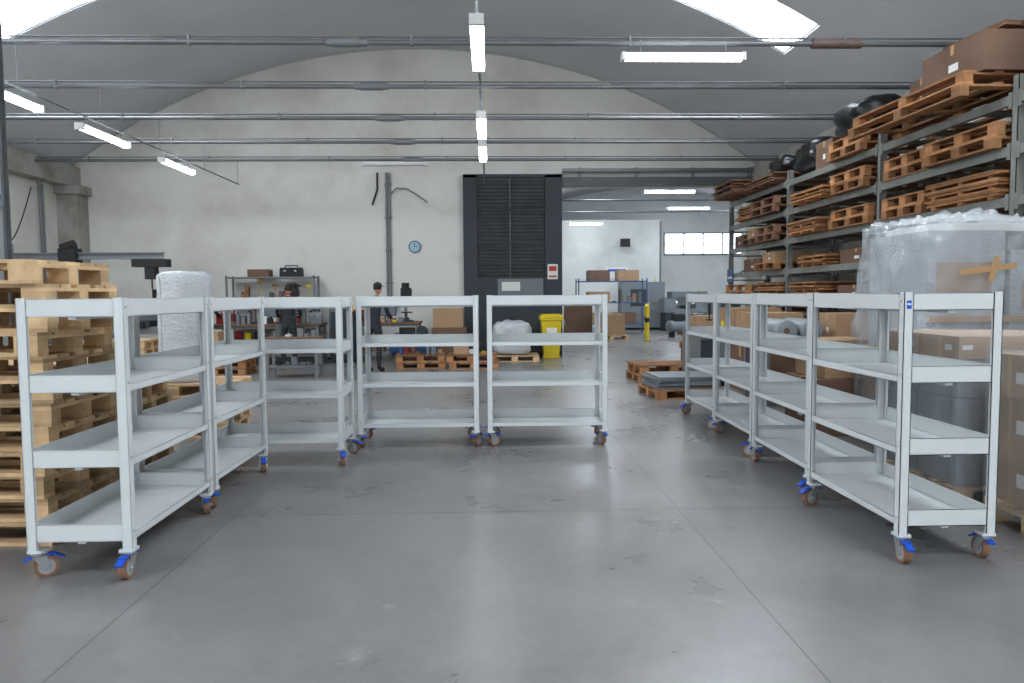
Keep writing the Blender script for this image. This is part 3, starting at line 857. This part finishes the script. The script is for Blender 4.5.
drill((-4.4, 16.78, .9), .3); drill((-7.4, 17, .9), -.2); drill((-1.95, 17.35, .9), .2)
toolbox(-2.98, 17.3, .9, .35, .3, .28, RED); toolbox(-8.2, 17, .9, .4, .3, .3, GREYB)
monitor(-2.45, 17.45, .9); clutter(-2.45, 17.1, .9, 1.2, .22, 9, 5, .22)
vise(-7.85, 16.8, .9)
compressor(-1.7, 16.4, .15)
lathe(-7.2, 15.6)
cabinet((-3.3, 16.9, 0), .5, .5, 1.15, 0, DARK)
bench((-3.65, 13.9, 0), 1.0, .6, .75, .05); clutter(-3.65, 13.9, .75, .85, .45, 7, 6, .25); clutter(-3.65, 13.9, .225, .7, .4, 5, 7, .3)
carton((-.95, 17.6, 0), .8, .6, .75, CARD2); carton((-.98, 17.6, .75), .7, .55, .45, CARD)
carton((-5.5, 16.6, .225), .5, .4, .3, CARD); carton((-4.6, 16.6, .225), .6, .4, .35, CARD2); toolbox(-4.05, 16.6, .225, .4, .4, .3, BLACKM)
carton((-2.7, 17.3, .225), .5, .4, .35, CARD2); toolbox(-2.05, 17.3, .225, .5, .4, .35, BLACKM)
pallet_stack((-1.45, 15.5, 0), 2, .05, .02, m=WOOD2, w=1.0); pallet_stack((-.35, 15.4, 0), 2, -.05, .03, m=WOOD2, w=1.0)
clutter(-1.45, 15.5, .289, .9, .6, 8, 8, .35); clutter(-.2, 15.4, .289, .5, .5, 4, 9, .3)
pallet_stack((-5.3, 14.6, 0), 3, .05, .02, m=WOOD2); pallet_stack((-6.9, 14.0, 0), 5, .05, .03)
carton((-5.5, 14.6, .433), .6, .6, .4, CARD); clutter(-4.95, 14.6, .433, .45, .5, 4, 10, .35)
carton((-.6, 15.4, .289), .3, .35, .3, CARD)
b = MB(); b.cyl((0, 0, .02), (0, 0, 1.25), .11, GREYB, seg=20); b.sphere((0, 0, 1.25), (.11, .11, .08), GREYB); b.cyl((0, 0, 1.3), (0, 0, 1.42), .03, ZINC)
b.cyl((.26, 0, .02), (.26, 0, 1.15), .11, DARK, seg=20); b.sphere((.26, 0, 1.15), (.11, .11, .08), DARK); b.cyl((.26, 0, 1.2), (.26, 0, 1.32), .03, ZINC); b.box(-.15, .42, -.15, .15, 0, .02, BLACKM)
b.obj("gas_cylinders", (-3.75, 17.9, 0))
pallet_stack((.55, 16.9, 0), 1, 0, 0, w=1.1, m=WOOD)
blob("plastic_sack", (.5, 16.9, .146), (.85, .7, .75), .07, BUBBLE2, seed=9, power=5)
b = MB()
def loft(b, rects, m):
    vs = []; fs = []
    for (hx, hy, z) in rects: vs += [(-hx, -hy, z), (hx, -hy, z), (hx, hy, z), (-hx, hy, z)]
    for i in range(len(rects) - 1):
        for k in range(4): fs.append((i * 4 + k, i * 4 + (k + 1) % 4, i * 4 + 4 + (k + 1) % 4, i * 4 + 4 + k))
    fs += [(3, 2, 1, 0), tuple(len(vs) - 4 + k for k in range(4))]
    b.add(vs, fs, m)
loft(b, [(.18, .2, .06), (.24, .27, .9), (.27, .3, .9), (.27, .3, .95)], YEL)
loft(b, [(.275, .31, .95), (.275, .31, .98), (.22, .25, 1.04)], YEL)
for s in (-1, 1): b.cyl((s * .2, .22, .1), (s * .26, .22, .1), .1, BLACKM)
b.cyl((-.2, .33, .93), (.2, .33, .93), .015, YEL); b.box(-.12, .12, -.262, -.245, .5, .72, PAPER)
b.box(-.2, .2, -.2, .2, 0, .065, YEL)
b.obj("wheelie_bin", (1.45, 17.6, 0), 0, .01)

# far room contents
shelving((4.6, 28.0, 0), 2.6, .9, 2.1, (.4, 1.2, 2.0), BLUES, name="blue_rack")
for x, y, z, m in ((4.1, 28, 2.0, CARD2), (5.2, 28, 2.0, CARD), (4.1, 28, 1.2, CARD), (4.2, 28, .4, CARD), (5.1, 28, .4, CARD2)):
    carton((x, y, z), .8, .7, .4, m)
clutter(5.2, 28, 1.2, 1.1, .6, 6, 20, .5)
cabinet((6.4, 31.2, 0), 1.8, 1.0, 2.0); cabinet((9.0, 33.6, 0), 1.6, 1.0, 1.6); cabinet((11.2, 34, 0), 2.2, 1.0, 1.3)
lathe(7.9, 30.0, .2)
compressor(6.6, 25.5, .4, GREYB)
carton((4.0, 24.6, .146), .9, .7, .7, CARD); pallet_stack((4.0, 24.6, 0), 1, 0, 0)
carton((3.0, 25.2, .146), .9, .7, 1.0, CARD2); pallet_stack((3.0, 25.2, 0), 1, 0, 0)
pallet_stack((9.8, 31.2, 0), 4, 0, .03, m=WOOD2); pallet_stack((11.4, 32.0, 0), 6, 0, .03, m=WOOD2)
pallet_stack((7.6, 27.0, 0), 2, 0, .03, m=WOOD2)
blob("plastic_sack", (7.6, 27.0, .289), (.9, .7, .5), .08, BLACK, seed=11)
for x, y in ((5.0, 23.4), (5.4, 25.4), (6.3, 29.5)):
    b = MB(); b.cyl((0, 0, .01), (0, 0, 1.1), .07, YEL); b.sphere((0, 0, 1.1), (.07, .07, .05), YEL); b.cyl((0, 0, .6), (0, 0, .75), .072, BLACKM, caps=False)
    b.cyl((0, 0, 0), (0, 0, .02), .13, STEEL); b.obj("safety_bollard", (x, y, 0))
b = MB(); b.box(-.5, .5, -.03, 0, 0, .5, PAPER); b.box(-.4, .4, -.034, -.03, .3, .4, BLUE); b.obj("wall_notice", (5.6, 32.6, 2.2))
b = MB(); b.cyl((0, 0, 0), (0, -.4, .0), .05, BLACKM); b.box(-.2, .2, -.55, -.35, -.15, .2, BLACKM); b.obj("wall_heater", (5.9, 32.6, 3.7))

# ------------------------------------------------------------ people
def person(name, loc, rz, bend=0.0, cap=True):
    V = []; E = []; Rr = []
    def add(p, r, parent=None):
        V.append(p); Rr.append(r if isinstance(r, tuple) else (r, r))
        if parent is not None: E.append((parent, len(V) - 1))
        return len(V) - 1
    bd = bend
    pel = add((0, 0, .95), (.145, .105))
    sp = add((0, -.02 - bd * .05, 1.12), (.135, .10), pel)
    ch = add((0, -.03 - bd * .15, 1.32), (.165, .115), sp)
    nb = add((0, -.02 - bd * .22, 1.46), (.075, .065), ch)
    nk = add((0, -.03 - bd * .26, 1.54), (.052, .055), nb)
    wrists = []
    for s in (-1, 1):
        sh = add((s * .18, -.02 - bd * .18, 1.42), (.062, .06), ch)
        up = add((s * .22, -.03 - bd * .18, 1.28), (.052, .052), sh)
        el = add((s * .24, -.06 - bd * .2, 1.14), (.042, .042), up)
        fa = add((s * .22, -.2 - bd * .2, 1.08), (.036, .036), el)
        wr = add((s * .19, -.31 - bd * .2, 1.05), (.025, .025), fa)
        pm = add((s * .185, -.37 - bd * .2, 1.04), (.034, .02), wr)
        wrists.append(V[wr])
        for k, (o, L) in enumerate(((-.03, .065), (-.01, .078), (.01, .072), (.028, .058))):
            f1 = add((s * (.185 + o * .8), -.41 - bd * .2, 1.035), (.010, .010), pm)
            f2 = add((s * (.185 + o), -.41 - L * .5 - bd * .2, 1.03), (.009, .009), f1)
            f3 = add((s * (.185 + o), -.41 - L * .85 - bd * .2, 1.008), (.007, .007), f2)
        t1 = add((s * .145, -.365 - bd * .2, 1.03), (.011, .011), pm)
        t2 = add((s * .13, -.405 - bd * .2, 1.02), (.009, .009), t1)
        hp = add((s * .095, 0, .88), (.095, .098), pel)
        th = add((s * .105, -.01, .7), (.082, .085), hp)
        kn = add((s * .11, -.03, .5), (.058, .06), th)
        cf = add((s * .115, 0, .34), (.055, .06), kn)
        an = add((s * .12, .02, .1), (.04, .042), cf)
        ft = add((s * .125, -.06, .05), (.045, .04), an)
        to = add((s * .135, -.17, .038), (.045, .03), ft)
    me = bpy.data.meshes.new("tmp"); me.from_pydata(V, E, []); me.update()
    o = bpy.data.objects.new("tmp", me); sc.collection.objects.link(o)
    sk = o.modifiers.new("s", 'SKIN'); sk.branch_smoothing = .5
    for i, r in enumerate(Rr): me.skin_vertices[0].data[i].radius = r
    me.skin_vertices[0].data[0].use_root = True
    ss = o.modifiers.new("u", 'SUBSURF'); ss.levels = 2; ss.render_levels = 2
    dg = bpy.context.evaluated_depsgraph_get(); dg.update()
    em = o.evaluated_get(dg).to_mesh()
    b = MB()
    vs = [v.co.copy() for v in em.vertices]
    groups = {}
    for f in em.polygons:
        c = f.center
        if c.z > 1.5: m = SKIN
        elif min((c - Vector(w)).length for w in wrists) < .14 and c.y < wrists[0][1] + .01: m = SKIN
        elif c.z < .1: m = BLACKM
        elif c.z < .93: m = TROUS
        else: m = JACKET
        groups.setdefault(m.name, (m, []))[1].append(tuple(f.vertices))
    base = len(b.v); b.v += [tuple(v) for v in vs]
    for m, fs in groups.values():
        i = b.mi(m)
        for f in fs: b.f.append([base + k for k in f]); b.m.append(i); b.sm.append(True)
    bpy.data.objects.remove(o)
    hc = Vector((0, -.05 - bd * .32, 1.645))
    def hf(v):
        v = v.copy()
        if v.z < 0: v.x *= 1 - .28 * (-v.z); v.y = v.y * (1 - .15 * (-v.z)) - .08 * (-v.z)
        if v.y < -.75: v.y *= .95
        return v
    b.sphere(hc, (.076, .096, .118), SKIN, 20, 14, hf)
    b.sphere(hc + Vector((0, .012, .018)), (.083, .098, .115), HAIR, 18, 12, lambda v: Vector((v.x, max(v.y, -.45), max(v.z, -.35))))
    b.prism([(-.012, hc.z - .03), (.012, hc.z - .03), (.004, hc.z + .015), (-.004, hc.z + .015)], 'y', hc.y - .118, hc.y - .08, SKIN)
    for s in (-1, 1):
        b.sphere(hc + Vector((s * .078, .005, -.005)), (.01, .02, .032), SKIN, 8, 6)
        b.sphere(hc + Vector((s * .028, -.085, .008)), (.012, .008, .008), PAPER, 8, 6)
        b.sphere(hc + Vector((s * .028, -.0915, .008)), (.006, .004, .006), BLACKM, 8, 6)
    b.box(-.022, .022, hc.y - .1, hc.y - .07, hc.z - .062, hc.z - .056, RED)
    if cap:
        b.sphere(hc + Vector((0, .005, .045)), (.088, .106, .085), BLACKM, 18, 12, lambda v: Vector((v.x, v.y, max(v.z, -.05))))
        b.box(-.06, .06, hc.y - .17, hc.y - .07, hc.z + .038, hc.z + .046, BLACKM)
    b.obj(name, loc, rz)
person("worker", (-2.29, 14.6, 0), D(160), .5, True)
person("worker", (-6.0, 15.7, 0), D(170), .3, False)
person("worker", (-4.25, 15.75, 0), D(190), .4, False)

# ------------------------------------------------------------ world + camera
w = bpy.data.worlds.new("overcast"); sc.world = w; w.use_nodes = True
w.node_tree.nodes["Background"].inputs[0].default_value = (0.75, 0.85, 1, 1)
w.node_tree.nodes["Background"].inputs[1].default_value = 1.0

cam = bpy.data.cameras.new("camera"); co = bpy.data.objects.new("camera", cam); sc.collection.objects.link(co)
cam.sensor_width = 36; cam.lens = 740 / 1024 * 36; cam.clip_start = .05; cam.clip_end = 200
R = Matrix.Rotation(D(-1.7), 4, 'Z') @ Matrix.Rotation(D(90 - 3.6), 4, 'X') @ Matrix.Rotation(D(-.4), 4, 'Z')
co.matrix_world = Matrix.Translation((0, 0, 1.5)) @ R
sc.camera = co
sc.view_settings.view_transform = 'Standard'
sc.view_settings.look = 'None'
sc.view_settings.exposure = 0.76
